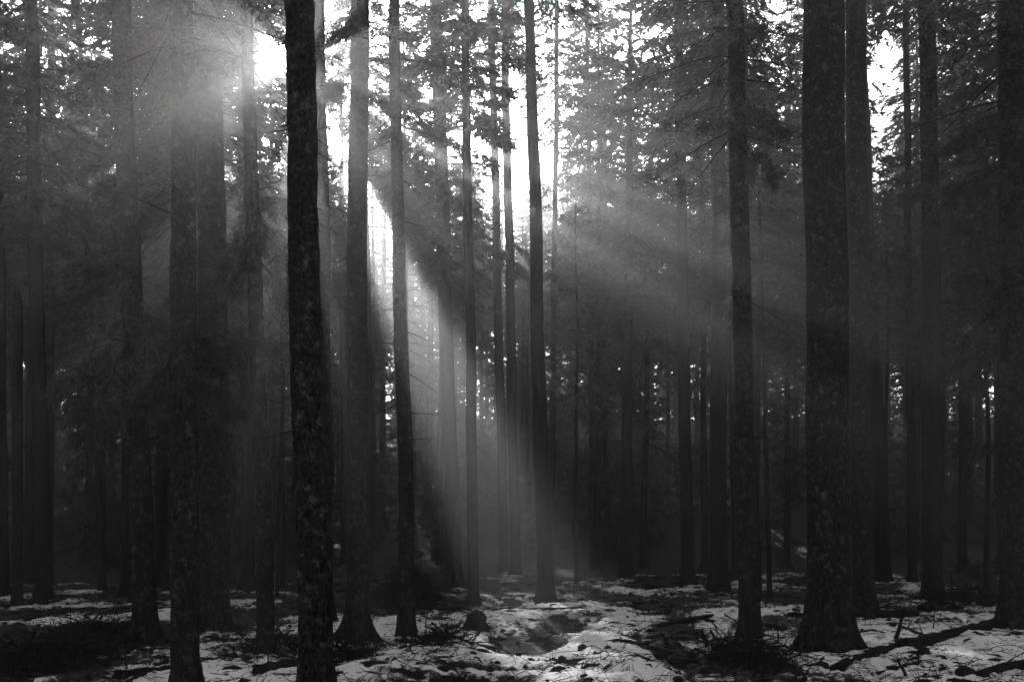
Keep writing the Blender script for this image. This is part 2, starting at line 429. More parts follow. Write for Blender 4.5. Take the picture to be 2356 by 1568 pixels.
def branch_parts(mb, p0, p1, rg, r0=.02, sag=.12, twigs=10, tl=.5, leaf=0.0, sl=.16, sw=.035, ns=10, lm=0, wm=1, hang=.3, sub=2, lmb=None):
    """one limb from p0 to p1 with side twigs; leaf>0 adds needle sprays on the twigs"""
    p0 = np.asarray(p0, float); p1 = np.asarray(p1, float); L = np.linalg.norm(p1 - p0)
    t = np.linspace(0, 1, 9)
    sp = p0[None, :] + (p1 - p0)[None, :] * t[:, None]
    sp[:, 2] += sag * L * np.sin(t * np.pi) * .8
    w = rg.normal(0, .02 * L, (9, 3)); w[0] = 0; sp += w
    mb.tube(sp, r0 * (1 - t * .85), 5, wm, False)
    ax = unit(p1 - p0); sd = unit(np.cross(ax, [0, 0, 1.0])); 
    allP, allD = [], []
    for k in range(twigs):
        s = rg.uniform(.12, 1.0); b = np.array([np.interp(s, t, sp[:, c]) for c in range(3)])
        sg = 1 if rg.random() < .5 else -1
        d = unit(ax * rg.uniform(.4, 1.) + sd * sg * rg.uniform(.4, 1.1) + np.array([0, 0, rg.normal(-hang, .25)]))
        l = tl * L * (.35 + .75 * (1 - s)) * rg.uniform(.5, 1.2)
        tt = np.linspace(0, 1, 5); q = b[None, :] + d[None, :] * (l * tt)[:, None]
        q[:, 2] -= hang * .5 * l * tt ** 2; q[1:] += rg.normal(0, .03 * l, (4, 3))
        mb.tube(q, r0 * .35 * (1 - .8 * tt) + .0015, 3, wm, False)
        for z in range(sub):
            s2 = rg.uniform(.2, .95); b2 = np.array([np.interp(s2, tt, q[:, c]) for c in range(3)])
            d2 = unit(d + rg.normal(0, .55, 3) + np.array([0, 0, -.2])); l2 = l * rg.uniform(.25, .5)
            q2 = b2[None, :] + d2[None, :] * (l2 * np.linspace(0, 1, 3))[:, None]; q2[2, 2] -= .1 * l2
            mb.tube(q2, np.array([.004, .003, .0015]), 3, wm, False)
            if leaf > 0:
                n = max(2, int(ns * leaf * .6)); f = rg.uniform(0, 1, n)
                allP.append(b2 + d2 * (l2 * f)[:, None]); allD.append(np.repeat(d2[None], n, 0))
        if leaf > 0:
            n = max(2, int(ns * leaf)); f = rg.uniform(0.05, 1, n)
            allP.append(np.stack([np.interp(f, tt, q[:, c]) for c in range(3)], -1)); allD.append(np.repeat(d[None], n, 0))
    if leaf > 0:
        P = np.concatenate(allP); D = np.concatenate(allD)
        P = P + rg.normal(0, .03, P.shape)
        D = unit(D + rg.normal(0, .5, D.shape) + np.array([0, 0, -.3]))
        n = len(P)
        (lmb or mb).tris(sprays(P, D, sl * rg.uniform(.6, 1.4, n), sw * rg.uniform(.6, 1.3, n), rg), lm)

# ------------------------------------------------------------------ the trees one can tell apart
# key: (x base, width base, y base, x at frame top, width there, height, crown base m, crown reach m, label)
TREES = {
 'A':  (8, 26, 1372, -6, 16, 21, 10.5, 1.9, 'dark spruce trunk cut by the left edge of the picture'),
 'B':  (101, 38, 1385, 70, 29, 22, 11, 2.1, 'straight spruce trunk behind the broken snag, with low boughs'),
 'C':  (114, 20, 1345, 118, 15, 21, 12, 2.1, 'slim upright spruce trunk just behind the snag\'s taller neighbour'),
 'D':  (236, 17, 1362, 180, 9, 18, 7.5, 1.7, 'thin leaning spruce with sparse foliage against the bright sky at far left'),
 'E':  (333, 54, 1470, 279, 42, 23, 11.5, 2.0, 'thick leaning spruce trunk with flared base among brushwood, left side'),
 'F':  (377, 34, 1350, 362, 27, 22, 11, 2.6, 'hazy spruce trunk standing between two thicker dark ones on the left'),
 'G':  (426, 63, 1592, 414, 54, 20, 7.0, 1.5, 'rough flaky trunk at the bottom edge, with dark boughs overhead'),
 'H':  (495, 70, 1450, 482, 60, 22, 11, 2.3, 'broad grey trunk with a thin sunlit line down its edge, near the sun'),
 'I':  (612, 42, 1512, 570, 26, 20, 12.5, 1.5, 'slender leaning trunk beside the sun, with a hanging needled bough'),
 'K':  (728, 80, 1622, 690, 64, 22, 10, 1.8, 'nearest dark trunk with scaly bark, standing right before the sun glare'),
 'L':  (752, 34, 1432, 733, 29, 21, 14, 1.6, 'trunk half hidden behind the nearest dark scaly one'),
 'M':  (822, 52, 1476, 826, 42, 22, 12, 1.6, 'straight trunk with a wide flared foot on bright snow, upper part lit by haze'),
 'N':  (937, 40, 1470, 908, 24, 20, 8.9, 1.15, 'slim trunk leaning gently, next to the straight one with the flared foot'),
 'O':  (1045, 36, 1345, 1003, 28, 22, 11, 2.6, 'pale hazy trunk with fans of low boughs halfway up'),
 'P':  (1090, 27, 1392, 1070, 18, 20, 12.2, 1.6, 'narrow dark trunk beside the strong light beam'),
 'Q':  (1160, 23, 1316, 1130, 16, 28, 22, 1.3, 'thin pale trunk, left one of the pair by the tall white sky gap'),
 'R':  (1186, 25, 1322, 1160, 17, 28, 22, 1.3, 'thin pale trunk, right one of the pair by the tall white sky gap'),
 'S':  (1255, 38, 1383, 1217, 23, 22, 16, 1.5, 'tall tapering trunk at the right edge of the white sky gap'),
 'T':  (1268, 14, 1322, 1282, 10, 24, 19, 1.6, 'very thin trunk close behind the tapering one by the sky gap'),
 'U':  (1365, 16, 1300, 1350, 8, 20, 14, 1.7, 'thin distant trunk rising out of a young fir crown'),
 'V':  (1582, 32, 1345, 1560, 18, 21, 14.5, 2.2, 'trunk with bare twiggy dead branches reaching left into the glow'),
 'W1': (1655, 42, 1362, 1652, 30, 22, 14, 2.1, 'smooth dark trunk touching its nearer neighbour, the left of two'),
 'W2': (1727, 50, 1470, 1687, 38, 20, 8.6, 1.5, 'leaning trunk on snow touching its farther neighbour, the right of two'),
 'Y':  (1908, 101, 1500, 1897, 92, 24, 11, 2.0, 'thickest trunk of all, with a broad dark root flare'),
 'Y2': (1986, 54, 1420, 1966, 44, 22, 14, 1.9, 'dark trunk tucked close behind the thickest one'),
 'Z':  (2034, 36, 1340, 1974, 24, 22, 19, 1.9, 'dim slanting trunk beyond the thickest one'),
 'AA': (2098, 20, 1342, 2084, 14, 21, 19, 1.7, 'narrow dim trunk left of the one with the bright edge line'),
 'BB': (2148, 46, 1380, 2134, 37, 22, 14.5, 2.0, 'dark trunk with a bright sunlit edge line, right side'),
 'DD': (2354, 94, 1450, 2334, 78, 22, 9.5, 2.2, 'nearly black trunk at the right edge with dark boughs'),
}
TB = {}
DENSE = {'G': 18, 'N': 15, 'P': 15, 'H': 11, 'W2': 13, 'V': 11}
CORE_ONLY = ('G', 'E', 'H', 'F')
for key, (xb, wb, yb, xt, wt, H, cb, Lm, label) in TREES.items():
    rg = np.random.default_rng(sum(map(ord, key)) * 7 + len(key))
    base = ground_hit(xb, yb); d = base[1]
    top = at(xt, 0, d)
    r0 = wb / FPX * d / 2; r1 = wt / FPX * d / 2; hz = top[2] - base[2]
    H = max(H + (4 if d > 24 else 1), hz + 4)
    root = empty('spruce_tree', base); tag(root, label, 'tree', 'trunks of the spruce stand')
    near = d < 24
    mb = MB()
    big = {'Y': .75, 'M': 1.3, 'E': .7}.get(key, .55)
    t, pts, rad = trunk_mesh(mb, base, top, hz, r0, r1, H, rg, 44 if d < 17 else (32 if near else 16), 420 if d < 17 else (210 if near else 90), big, .017 if d < 17 else .012, .02)
    # short snags along the trunk
    for k in range(40 if near else 26):
        hh = rg.uniform(1.5, cb); a = rg.uniform(0, 6.28); c = np.array([np.interp(hh, t, pts[:, q]) for q in range(3)])
        dv = np.array([math.cos(a), math.sin(a), rg.uniform(-.5, .3)]); l = rg.uniform(.05, .9) * rg.random() ** 1.6 + np.interp(hh, t, rad)
        q = c + dv[None, :] * np.linspace(.0, l, 4)[:, None] + np.array([0, 0, -.04])[None, :] * (np.linspace(0, 1, 4) ** 2)[:, None]
        mb.tube(q, np.linspace(.012, .004, 4), 4, 1, False)
    mb.build('trunk', [M_BARK if near else M_BARK_FAR, M_TWIG], root, True, base)
    dirz = unit(top - base); dirz = dirz / dirz[2]
    cm = MB()
    fine = d < 22
    crown_parts(cm, base, dirz, H, cb, Lm, rg, step=.40, tw=DENSE.get(key, 9 if fine else 8), ns=9 if fine else 7, sl=.15 if fine else .22, sw=.05 if fine else .075, core=key in CORE_ONLY, split=3 if d < 24 else 1, keep=(lambda P: P[:, 2] > 6.5) if key == 'G' else None)
    cm.build('crown', [M_LEAF, M_TWIG], root, False, base)
    TB[key] = dict(root=root, base=base, d=d, t=t, pts=pts, rad=rad, rg=rg)
def trunk_pt(key, py):
    T = TB[key]; z = EYE + (HORIZON - py) / FPX * T['d']
    h = z - T['base'][2]
    return np.array([np.interp(h, T['t'], T['pts'][:, q]) for q in range(3)])
# needled boughs: tree, y on trunk, end px, depth offset, leaf amount, twigs
BOUGHS = [('O', 470, 925, 455, -.5, 1.3, 22), ('O', 455, 1075, 470, -.6, 1.3, 20), ('O', 500, 950, 520, -.9, 1.2, 18), ('O', 440, 985, 440, -1.2, 1.2, 18), ('O', 560, 930, 600, -.6, 1.2, 20), ('O', 570, 985, 640, -1.4, 1.3, 20),
          ('O', 540, 1070, 560, -1.0, 1.0, 14), ('I', 455, 668, 480, .6, 1.1, 26), ('I', 490, 650, 600, .9, 1.2, 26), ('I', 560, 640, 690, .7, 1.0, 20), ('I', 545, 508, 620, .5, .8, 18), ('I', 600, 520, 690, .9, .7, 14),
          ('R', 560, 1235, 600, -.6, 1.2, 18), ('R', 575, 1120, 620, -.8, 1.2, 18), ('R', 600, 1200, 640, -1.2, 1.2, 16),
          ('B', 430, 190, 500, -.7, 1.2, 20), ('B', 470, 20, 540, -.8, 1.2, 20), ('B', 520, 170, 580, -.9, 1.0, 16), ('D', 450, 270, 500, -.5, 1.3, 20), ('D', 480, 120, 530, -.6, 1.3, 20), ('D', 380, 250, 420, -.4, 1.2, 18), ('D', 300, 120, 340, -.5, 1.2, 18), ('D', 330, 250, 350, .5, 1.2, 18),
          ('E', 770, 130, 900, -1.2, 1.1, 30), ('E', 800, 200, 1010, -1.6, 1.1, 30), ('E', 720, 420, 830, -1.4, 1.0, 24), ('G', 800, 330, 930, -.5, 1.0, 30), ('G', 785, 612, 800, .8, 1.0, 30), ('G', 860, 560, 960, .7, 1.0, 28), ('G', 820, 520, 860, .9, .9, 22),
          ('M', 40, 770, 90, -.4, .6, 16), ('M', 195, 742, 215, .4, 1.0, 22), ('M', 215, 900, 240, -.4, .5, 14), ('N', 235, 985, 290, -.5, .7, 14), ('N', 190, 960, 230, .4, .7, 14),
          ('DD', 380, 2180, 470, -.8, 1.1, 30), ('DD', 520, 2220, 640, -.9, 1.1, 28), ('DD', 640, 2225, 780, -.6, 1.0, 28), ('DD', 250, 2200, 330, -.4, 1.1, 26), ('DD', 760, 2240, 900, -.8, .8, 20),
          ('BB', 420, 2070, 470, -.8, 1.0, 18), ('BB', 460, 2230, 540, -.9, 1.0, 18), ('AA', 430, 2040, 480, -.5, 1.0, 16), ('AA', 560, 2060, 640, -.5, .9, 14),
          ('W2', 330, 1790, 420, .5, 1.0, 26), ('W2', 240, 1800, 300, -.5, 1.0, 26), ('W1', 420, 1740, 480, -1.5, 1.0, 20), ('V', 300, 1450, 300, -.8, .8, 22), ('V', 230, 1640, 260, -.8, 1.0, 22), ('V', 180, 1440, 200, -.9, 1.1, 24),
          ('H', 150, 400, 190, -.6, 1.1, 26), ('H', 90, 560, 140, -.7, .8, 20), ('F', 330, 300, 420, -.8, 1.1, 20), ('F', 600, 440, 700, -.9, .9, 18), ('P', 610, 1120, 660, -.5, .9, 14), ('L', 600, 790, 690, .5, .8, 16), ('L', 820, 790, 900, .5, .8, 16), ('C', 260, 180, 330, -.8, 1.1, 20), ('C', 520, 60, 600, -.8, 1.0, 18)]
for key, y0, x1, y1, dd, lf, tw in BOUGHS:
    T = TB[key]; mb = MB(); lb = MB(); d = T['d']
    branch_parts(mb, trunk_pt(key, y0), at(x1, y1, d + dd), T['rg'], .012 + .0004 * d, .10, tw, .45, lf, .05 + .0024 * d, .010 + .0009 * d, 26, hang=.35, sub=3, wm=0, lmb=lb)
    bo = mb.build('bough', [M_TWIG], T['root'], False, T['base'])
    lb.build('foliage', [M_LEAF], bo, False, T['base'])
# bare dead branches
DEAD = [('V', 395, 1425, 505, -.8, 20), ('V', 330, 1470, 350, -.5, 18), ('V', 250, 1480, 300, -.9, 18), ('V', 420, 1500, 420, -1.2, 14), ('V', 380, 1645, 440, -.6, 14), ('V', 300, 1640, 250, -.6, 14), ('V', 460, 1440, 470, .5, 14),
        ('W2', 140, 1760, 60, .4, 16), ('W2', 170, 1560, 230, -.3, 18), ('N', 300, 960, 330, .3, 6), ('N', 410, 975, 450, .3, 6), ('O', 400, 955, 360, -.2, 6), ('R', 350, 1215, 355, -.3, 5), ('S', 310, 1165, 330, -.3, 5),
        ('T', 350, 1330, 330, -.4, 8), ('T', 420, 1330, 400, -.3, 8), ('U', 400, 1310, 380, -.3, 6), ('G', 690, 510, 670, .3, 8), ('G', 720, 480, 800, .4, 8), ('X', 0, 0, 0, 0, 0), ('K', 520, 772, 525, -.2, 5), ('M', 590, 770, 600, .1, 5)]
for key, y0, x1, y1, dd, tw in DEAD:
    if key not in TB: continue
    T = TB[key]; mb = MB(); d = T['d']
    branch_parts(mb, trunk_pt(key, y0), at(x1, y1, d + dd), T['rg'], .008 + .0005 * d, .05, tw, .5, 0, wm=0, hang=.2, sub=4)
    mb.build('dead_branch', [M_TWIG], T['root'], False, T['base'])

# broken snags and bare poles: x base, width, y base, x top, y top, label
POLES = [(40, 25, 1395, 39, 690, 'broken_snag', 'broken-off dark snag at the far left, jagged on top', 'snag'),
         (637, 9, 1372, 653, 850, 'dead_pole', 'thin bare pole between the leaning slender trunk and the nearest one', 'dead tree'),
         (1771, 13, 1374, 1748, 468, 'dead_pole', 'thin bare pole with twigs left of the thickest trunk', 'dead tree'),
         (2212, 13, 1303, 2214, 462, 'dead_pole', 'thin bare pole right of the trunk with the bright edge line', 'dead tree')]
for xb, wb, yb, xt, yt, nm, label, cat in POLES:
    rg = np.random.default_rng(int(xb)); base = ground_hit(xb, yb); d = base[1]; top = at(xt, yt, d); r0 = wb / FPX * d / 2
    root = empty(nm, base); tag(root, label, cat)
    mb = MB(); H = top[2] - base[2]
    t, pts, rad = trunk_mesh(mb, base, top, H, r0, r0 * (.85 if cat == 'snag' else .5), H, rg, 20, 120, .4, .008, .02, True)
    if cat == 'snag':
        for k in range(7):
            a = k * .9; c = top + np.array([math.cos(a), math.sin(a), 0]) * r0 * .55
            mb.tube(np.stack([c - [0, 0, .3], c, c + [0, 0, rg.uniform(.1, .45)]]), [r0 * .35, r0 * .3, .004], 5, 0, False)
    mb.build('trunk', [M_BARK_FAR], root, True, base)
    for k in range(4 if cat == 'snag' else 12):
        h = rg.uniform(.35, .97) * H; c = np.array([np.interp(h, t, pts[:, q]) for q in range(3)]); a = rg.uniform(0, 6.28); l = rg.uniform(.25, .9)
        bmb = MB(); branch_parts(bmb, c, c + np.array([math.cos(a), math.sin(a) * .6, rg.uniform(-.4, .2)]) * l, rg, .008, .04, 6, .5, 0, wm=0, sub=2)
        bmb.build('dead_branch', [M_TWIG], root, False, base)

# young understory firs: x, base y (distance by d), top y, half width px, foliage bottom y
YOUNG = [(1326, 42, 470, 95, 900, 'young fir with a full drooping crown in the middle distance'),
         (1440, 48, 560, 80, 960, 'small young fir in dim haze beside the larger young fir'),
         (1215, 60, 640, 60, 760, 'hazy young fir behind the tapering trunk, its tip in a bright gap'),
         (1745, 30, 380, 95, 720, 'young fir half hidden behind the leaning right-hand pair of trunks'),
         (300, 30, 620, 110, 1000, 'dark young fir in the shade behind the thick leaning left trunk'),
         (2270, 34, 300, 100, 820, 'dark young fir beside the trunk at the right edge'),
         (650, 40, 680, 60, 960, 'young fir glimpsed between the slender trunk and the nearest trunk'),
         (2040, 38, 470, 70, 800, 'dark young fir right of the thickest trunk')]
for x, d, yt, hw, yb, label in YOUNG:
    rg = np.random.default_rng(int(x + d)); bx = (x - PW / 2) / FPX * d; base = np.array([bx, d, g1(bx, d)])
    top = at(x, yt, d); H = top[2] - base[2]; cb = at(x, yb, d)[2] - base[2]
    root = empty('young_fir', base); tag(root, label, 'young fir', 'young firs under the tall trunks')
    mb = MB(); trunk_mesh(mb, base, top, H * .9, .09, .03, H, rg, 10, 60, .3, 0, .03); mb.build('trunk', [M_BARK_FAR], root, True, base)
    cm = MB(); crown_parts(cm, base, unit(top - base) / unit(top - base)[2], H, max(cb, .8), hw / FPX * d, rg, step=.34, tw=9, ns=8, sl=.20, sw=.05, droop=.24, power=.7, carve=False)
    cm.build('crown', [M_LEAF, M_TWIG], root, False, base)

# ------------------------------------------------------------------ the deeper rows of the stand
# ten crown forms; a crown that no light shaft crosses shares its form's mesh, the others are thinned along the shaft
FORMS = []
for k in range(10):
    r = np.random.default_rng(500 + k); cm = MB(); H = 24.0; cb = [7.0, 8.5, 9.5, 10.5, 11.5, 8.0, 9.0, 12.0, 10.0, 7.5][k]
    lean = np.array([r.normal(-.012, .008), r.normal(0, .008), 1.0])
    crown_parts(cm, np.zeros(3), lean, H, cb, r.uniform(2.2, 3.1), r, step=.42, tw=7.5, ns=9, sl=.24, sw=.075, droop=.2, carve=False)
    nl = len(cm.v[0]) // 3                                              # needle triangles come first
    for q in range(r.integers(3, 8)):
        hh = r.uniform(4, cb); a = r.uniform(0, 6.28); c = lean * hh; l = r.uniform(.7, 1.9)
        branch_parts(cm, c, c + np.array([math.cos(a) * l, math.sin(a) * l, -.25 * l]), r, .018, .08, 9, .45, 1.0, .25, .075, 7, hang=.3, sub=1)
    V = np.concatenate(cm.v); T = np.concatenate(cm.t); Q = np.concatenate(cm.q); TM = np.concatenate(cm.tm); QM = np.concatenate(cm.qm)
    FORMS.append(dict(V=V, T=T, Q=Q, lean=lean, H=H, cb=cb, mesh=cm.mesh('crown', [M_LEAF_FAR, M_TWIG]), C=V[T].mean(1)))
def rotz(a): return np.array([[math.cos(a), -math.sin(a), 0], [math.sin(a), math.cos(a), 0], [0, 0, 1.0]])
def place_crown(root, base, f, a, sc):
    F = FORMS[f]; R = rotz(a) * sc
    hit = in_shaft(F['C'] @ R.T + base)
    if hit.mean() < .008:
        o = bpy.data.objects.new('crown', F['mesh']); col.objects.link(o)
    else:
        m = MB(); m.add(F['V'], q=F['Q'], m=1); m.add(F['V'], t=F['T'][~hit], m=0)
        o = m.build('crown', [M_LEAF_FAR, M_TWIG], root)
    o.parent = root; o.rotation_euler = (0, 0, a); o.scale = (sc, sc, sc)
    return rotz(a) @ F['lean']
rg = np.random.default_rng(77)
keep_out = [(v['base'][0], v['base'][1]) for v in TB.values()]
spots = []
def try_spot(x, y, mind):
    for a, b in keep_out + spots:
        if (a - x) ** 2 + (b - y) ** 2 < mind ** 2: return False
    spots.append((x, y)); return True
for px, d in ((1375, 50), (1440, 46), (1010, 55), (232, 53), (40, 50), (330, 60), (625, 50), (1480, 52), (1390, 58), (940, 48), (1730, 45), (1810, 50), (2105, 52), (2215, 47), (2310, 50), (860, 58)):
    spots.append(((px - PW / 2) / FPX * d, d))
SHORT = {}
for px, d in ((488, 31), (572, 38), (300, 34), (398, 37), (2338, 33), (1692, 41), (2142, 43), (440, 27)): spots.append(((px - PW / 2) / FPX * d, d))  # extra trees set behind nearer trunks, added so their crowns block leaking sun
for px, d, h in ((1203, 64, 16.5), (1170, 72, 16), (1240, 70, 17), (620, 62, 19), (760, 60, 18)):
    SHORT[len(spots)] = h; spots.append(((px - PW / 2) / FPX * d, d))
tries = 0
while len(spots) < 180 and tries < 9000:
    tries += 1
    y = math.sqrt(rg.uniform(43 ** 2, 98 ** 2)); x = rg.uniform(-.52, .52) * y
    px = PW / 2 + x / y * FPX
    if 1095 < px < 1290 and y < 84: continue
    if 1960 < px < 2075 and y < 75: continue
    if px < 330 and y < 72 and rg.random() < .55: continue
    try_spot(x, y, 2.5)
n_deep = len(spots)
while len(spots) < n_deep + 34:                                   # flanking trees just outside the frame, added mainly to shade the scene
    y = rg.uniform(14, 85); s = 1 if rg.random() < .5 else -1
    x = s * (.47 * y + rg.uniform(1.2, 9) + (5 if y < 24 else 0)); try_spot(x, y, 3.0)
for k, (x, y) in enumerate(spots):
    r = np.random.default_rng(1000 + k); base = np.array([x, y, g1(x, y)])
    H = r.uniform(23, 28) if y < 66 else r.uniform(19, 23)
    H = SHORT.get(k, H)
    root = empty('spruce_tree', base)
    row = 0 if y < 58 else (1 if y < 76 else 2)
    if k < n_deep:
        tag(root, ['hazy spruce in the middle rows beyond the nearer trunks', 'pale thin spruce in the deeper rows behind the middle ones', 'faint spruce far back on the rising slope'][row], 'tree',
            ['middle rows of the stand', 'deeper rows of the stand', 'trees far up the slope'][row])
    else:
        tag(root, 'unseen spruce at the side, beyond the edge of the picture', 'tree', 'trees flanking the view')
    f = int(r.integers(10)); sc = H / 24.0
    lean = place_crown(root, base, f, r.uniform(0, 6.28), sc)
    r0 = r.uniform(.13, .27); cb = FORMS[f]['cb'] * sc
    mb = MB(); t, pts, rad = trunk_mesh(mb, base, base + lean * 10, H * .6, r0, r0 * .62, H, r, 10, 36, .5, .006, .02)
    for q in range(14):
        hh = r.uniform(2, cb); a = r.uniform(0, 6.28); c = np.array([np.interp(hh, t, pts[:, z]) for z in range(3)])
        l = r.uniform(.2, 1.3) * r.random() + .2; e = c + np.array([math.cos(a) * l, math.sin(a) * l, r.uniform(-.3, .1) * l])
        mb.tube(np.stack([c, (c + e) / 2 + [0, 0, .05], e]), [.016, .011, .004], 3, 1, False)
    mb.build('trunk', [M_BARK_FAR, M_TWIG], root, True, base)

# the stand goes on behind the viewer: unseen trees added mainly for shade
tm = MB(); t, pts, rad = trunk_mesh(tm, np.zeros(3), np.array([0, 0, 10.0]), 14, .2, .13, 24, np.random.default_rng(3), 12, 40, .5, .006, .02); back_trunk = tm.mesh('trunk', [M_BARK_FAR], True)
r = np.random.default_rng(9); n0 = len(spots)
while len(spots) < n0 + 12:
    a = r.uniform(0, 2 * math.pi); q = r.uniform(20, 45); x, y = q * math.cos(a), q * math.sin(a)
    if y > -3 and abs(x) < .47 * y + 12: continue
    if not try_spot(x, y, 3.2): continue
    base = np.array([x, y, g1(x, y)]); root = empty('spruce_tree', base); tag(root, 'unseen spruce standing behind the viewpoint, outside the picture', 'tree', 'trees behind the viewpoint')
    f = int(r.integers(10)); o = bpy.data.objects.new('crown', FORMS[f]['mesh']); col.objects.link(o); o.parent = root; o.rotation_euler = (0, 0, r.uniform(0, 6.28))
    o = bpy.data.objects.new('trunk', back_trunk); col.objects.link(o); o.parent = root

# far wood on the slope, one dark mass
fm = MB(); r = np.random.default_rng(4)
for k in range(190):
    y = r.uniform(99, 150); x = r.uniform(-.62, .62) * y; base = np.array([x, y, g1(x, y)]); H = r.uniform(10, 18); lean = np.array([r.normal(0, .01), 0, 1.0])
    t = np.linspace(0, H, 5); fm.tube(base + lean * t[:, None], np.linspace(.2, .03, 5), 5, 1, False)
    crown_parts(fm, base, lean, H, r.uniform(.5, 4.5), r.uniform(1.6, 2.6), r, step=.75, tw=3.2, ns=3, sl=.6, sw=.2, limbs=False)
for k in range(360):
    y = r.uniform(54, 104); x = r.uniform(-.58, .58) * y; base = np.array([x, y, g1(x, y)]); H = r.uniform(2.2, 6.0)
    crown_parts(fm, base, np.array([0, 0, 1.0]), H, .2, r.uniform(.9, 1.7), r, step=.5, tw=4.5, ns=3, sl=.45, sw=.16, limbs=False)
fo = fm.build('far_forest', [M_LEAF_FAR, M_BARK_FAR]); tag(fo, 'dense far wood of small conifers on the slope behind the stand', 'forest', None, 'stuff')

# ------------------------------------------------------------------ fallen logs and branches
def log(name, a, b, ra, rb, label, cat, seed, lift=.6, snow=False, stubs=3, mat=None):
    rg = np.random.default_rng(seed); p0 = ground_hit(*a); p1 = ground_hit(*b)
    p0 = p0 + [0, 0, ra * lift]; p1 = p1 + [0, 0, rb * lift]
    n = 60; t = np.linspace(0, 1, n); pts = p0 + (p1 - p0) * t[:, None]
    L = np.linalg.norm(p1 - p0)
    bend = rg.normal(0, .012, 3) * L
    pts += np.sin(t * np.pi)[:, None] * bend * [1, 1, .3]
    g = gh(pts[:, 0], pts[:, 1]); rr = ra + (rb - ra) * t
    pts[:, 2] = np.maximum(pts[:, 2], g - rr * .2)
    root = empty(name, p0); tag(root, label, cat)
    mb = MB(); sg = 24
    u = np.linspace(0, 1, sg, endpoint=False)
    dsp = (fbm2p((u * 6)[None, :] * np.ones((n, 1)), (t * L * 5)[:, None] * np.ones((1, sg)), 6, seed % 100) - .5) * ra * .5
    mb.tube(pts, rr, sg, 0, True, dsp)
    mb.build('log_body' if ra > .07 else 'stem', [mat or M_WOOD], root, True, p0)
    for k in range(stubs):
        s = rg.uniform(.1, .9); c = pts[int(s * (n - 1))]; dv = unit(rg.normal(0, 1, 3) + [0, 0, .8]); l = rg.uniform(.15, .5)
        sb = MB(); branch_parts(sb, c, c + dv * (l + rr[int(s * (n - 1))]), rg, .014, .02, 4, .5, 0, wm=0, sub=1); sb.build('stub', [M_TWIG], root, False, p0)
    if snow:
        sm = MB(); m = int(n * .9); tt = np.linspace(.04, .96, m); sp = p0 + (p1 - p0) * tt[:, None] + np.sin(tt * np.pi)[:, None] * bend * [1, 1, .3]
        g = gh(sp[:, 0], sp[:, 1]); r2 = ra + (rb - ra) * tt; sp[:, 2] = np.maximum(sp[:, 2], g - r2 * .2) + r2 * .62
        w = (.25 + .75 * fbm(tt * 9 + seed, tt * 0, 2)) * np.sin(np.clip(tt, 0, 1) * np.pi) ** .3
        sm.tube(sp, r2 * .62 * w, 10, 0, True); sm.build('snow_cap', [M_SNOWCAP], root, True, p0)
    return root
log('fallen_log', (1925, 1548), (2085, 1488), .085, .10, 'near end of a fallen log with a sawn face, on snow', 'log', 1, snow=True, stubs=1)
log('fallen_log', (2080, 1497), (2345, 1425), .11, .10, 'long dark fallen log slanting up to the trunk at the right edge', 'log', 2, stubs=3)
log('short_log', (1996, 1420), (2108, 1425), .115, .115, 'short cut log lying crosswise behind the thickest trunk', 'log', 3, stubs=0)
log('broken_branch', (2000, 1462), (2180, 1450), .03, .02, 'thin branch lying on snow between the two right-hand logs', 'branch', 4)
log('broken_branch', (2060, 1440), (2165, 1478), .045, .03, 'forked broken branch crossing under the long slanting log', 'branch', 5)
log('fallen_log', (1125, 1408), (1345, 1404), .075, .06, 'long straight log lying across the middle of the clearing', 'log', 6, stubs=2)
log('fallen_log', (925, 1404), (1075, 1404), .05, .05, 'low dark log continuing left of the long straight one', 'log', 7, stubs=2)
log('fallen_log', (600, 1556), (700, 1536), .10, .10, 'dark log beside the nearest scaly trunk\'s foot', 'log', 8, stubs=2)
log('fallen_log', (700, 1546), (830, 1520), .07, .055, 'dark log to the right of the nearest scaly trunk', 'log', 9, stubs=2)
log('fallen_log', (270, 1566), (400, 1549), .085, .07, 'snow-topped log at the bottom, left of the rough flaky trunk', 'log', 10, snow=True, stubs=1)
log('fallen_pole', (120, 1560), (350, 1445), .055, .035, 'long dark pole slanting up through the left brushwood', 'branch', 11)
log('fallen_pole', (250, 1572), (385, 1495), .035, .02, 'thin pole lying parallel below the long slanting one', 'branch', 12)
log('fallen_pole', (290, 1580), (392, 1515), .045, .03, 'lowest pole of the slanting bundle by the rough flaky trunk', 'branch', 13)
log('fallen_log', (-10, 1400), (150, 1382), .07, .05, 'low fallen trunk at the far left edge behind the brush', 'log', 14, snow=True)
log('fallen_log', (1990, 1562), (2170, 1520), .03, .05, 'bent dark branch half sunk in the right foreground snow', 'branch', 15)
log('fallen_log', (2240, 1565), (2380, 1530), .06, .07, 'dark log at the bottom right corner', 'log', 16, stubs=1)
log('fallen_log', (1800, 1585), (1880, 1560), .05, .04, 'short dark branch at the bottom below the thickest trunk', 'branch', 17)
log('fallen_log', (2120, 1408), (2250, 1352), .10, .08, 'log leaning out of the heap beyond the bright-edged trunk', 'log', 18, snow=True)
log('fallen_log', (560, 1360), (470, 1352), .05, .05, 'far dim log behind the slender leaning trunk', 'log', 19, snow=True)
log('fallen_log', (1640, 1420), (1500, 1445), .05, .04, 'dim branch on dark ground left of the touching pair of trunks', 'branch', 20)

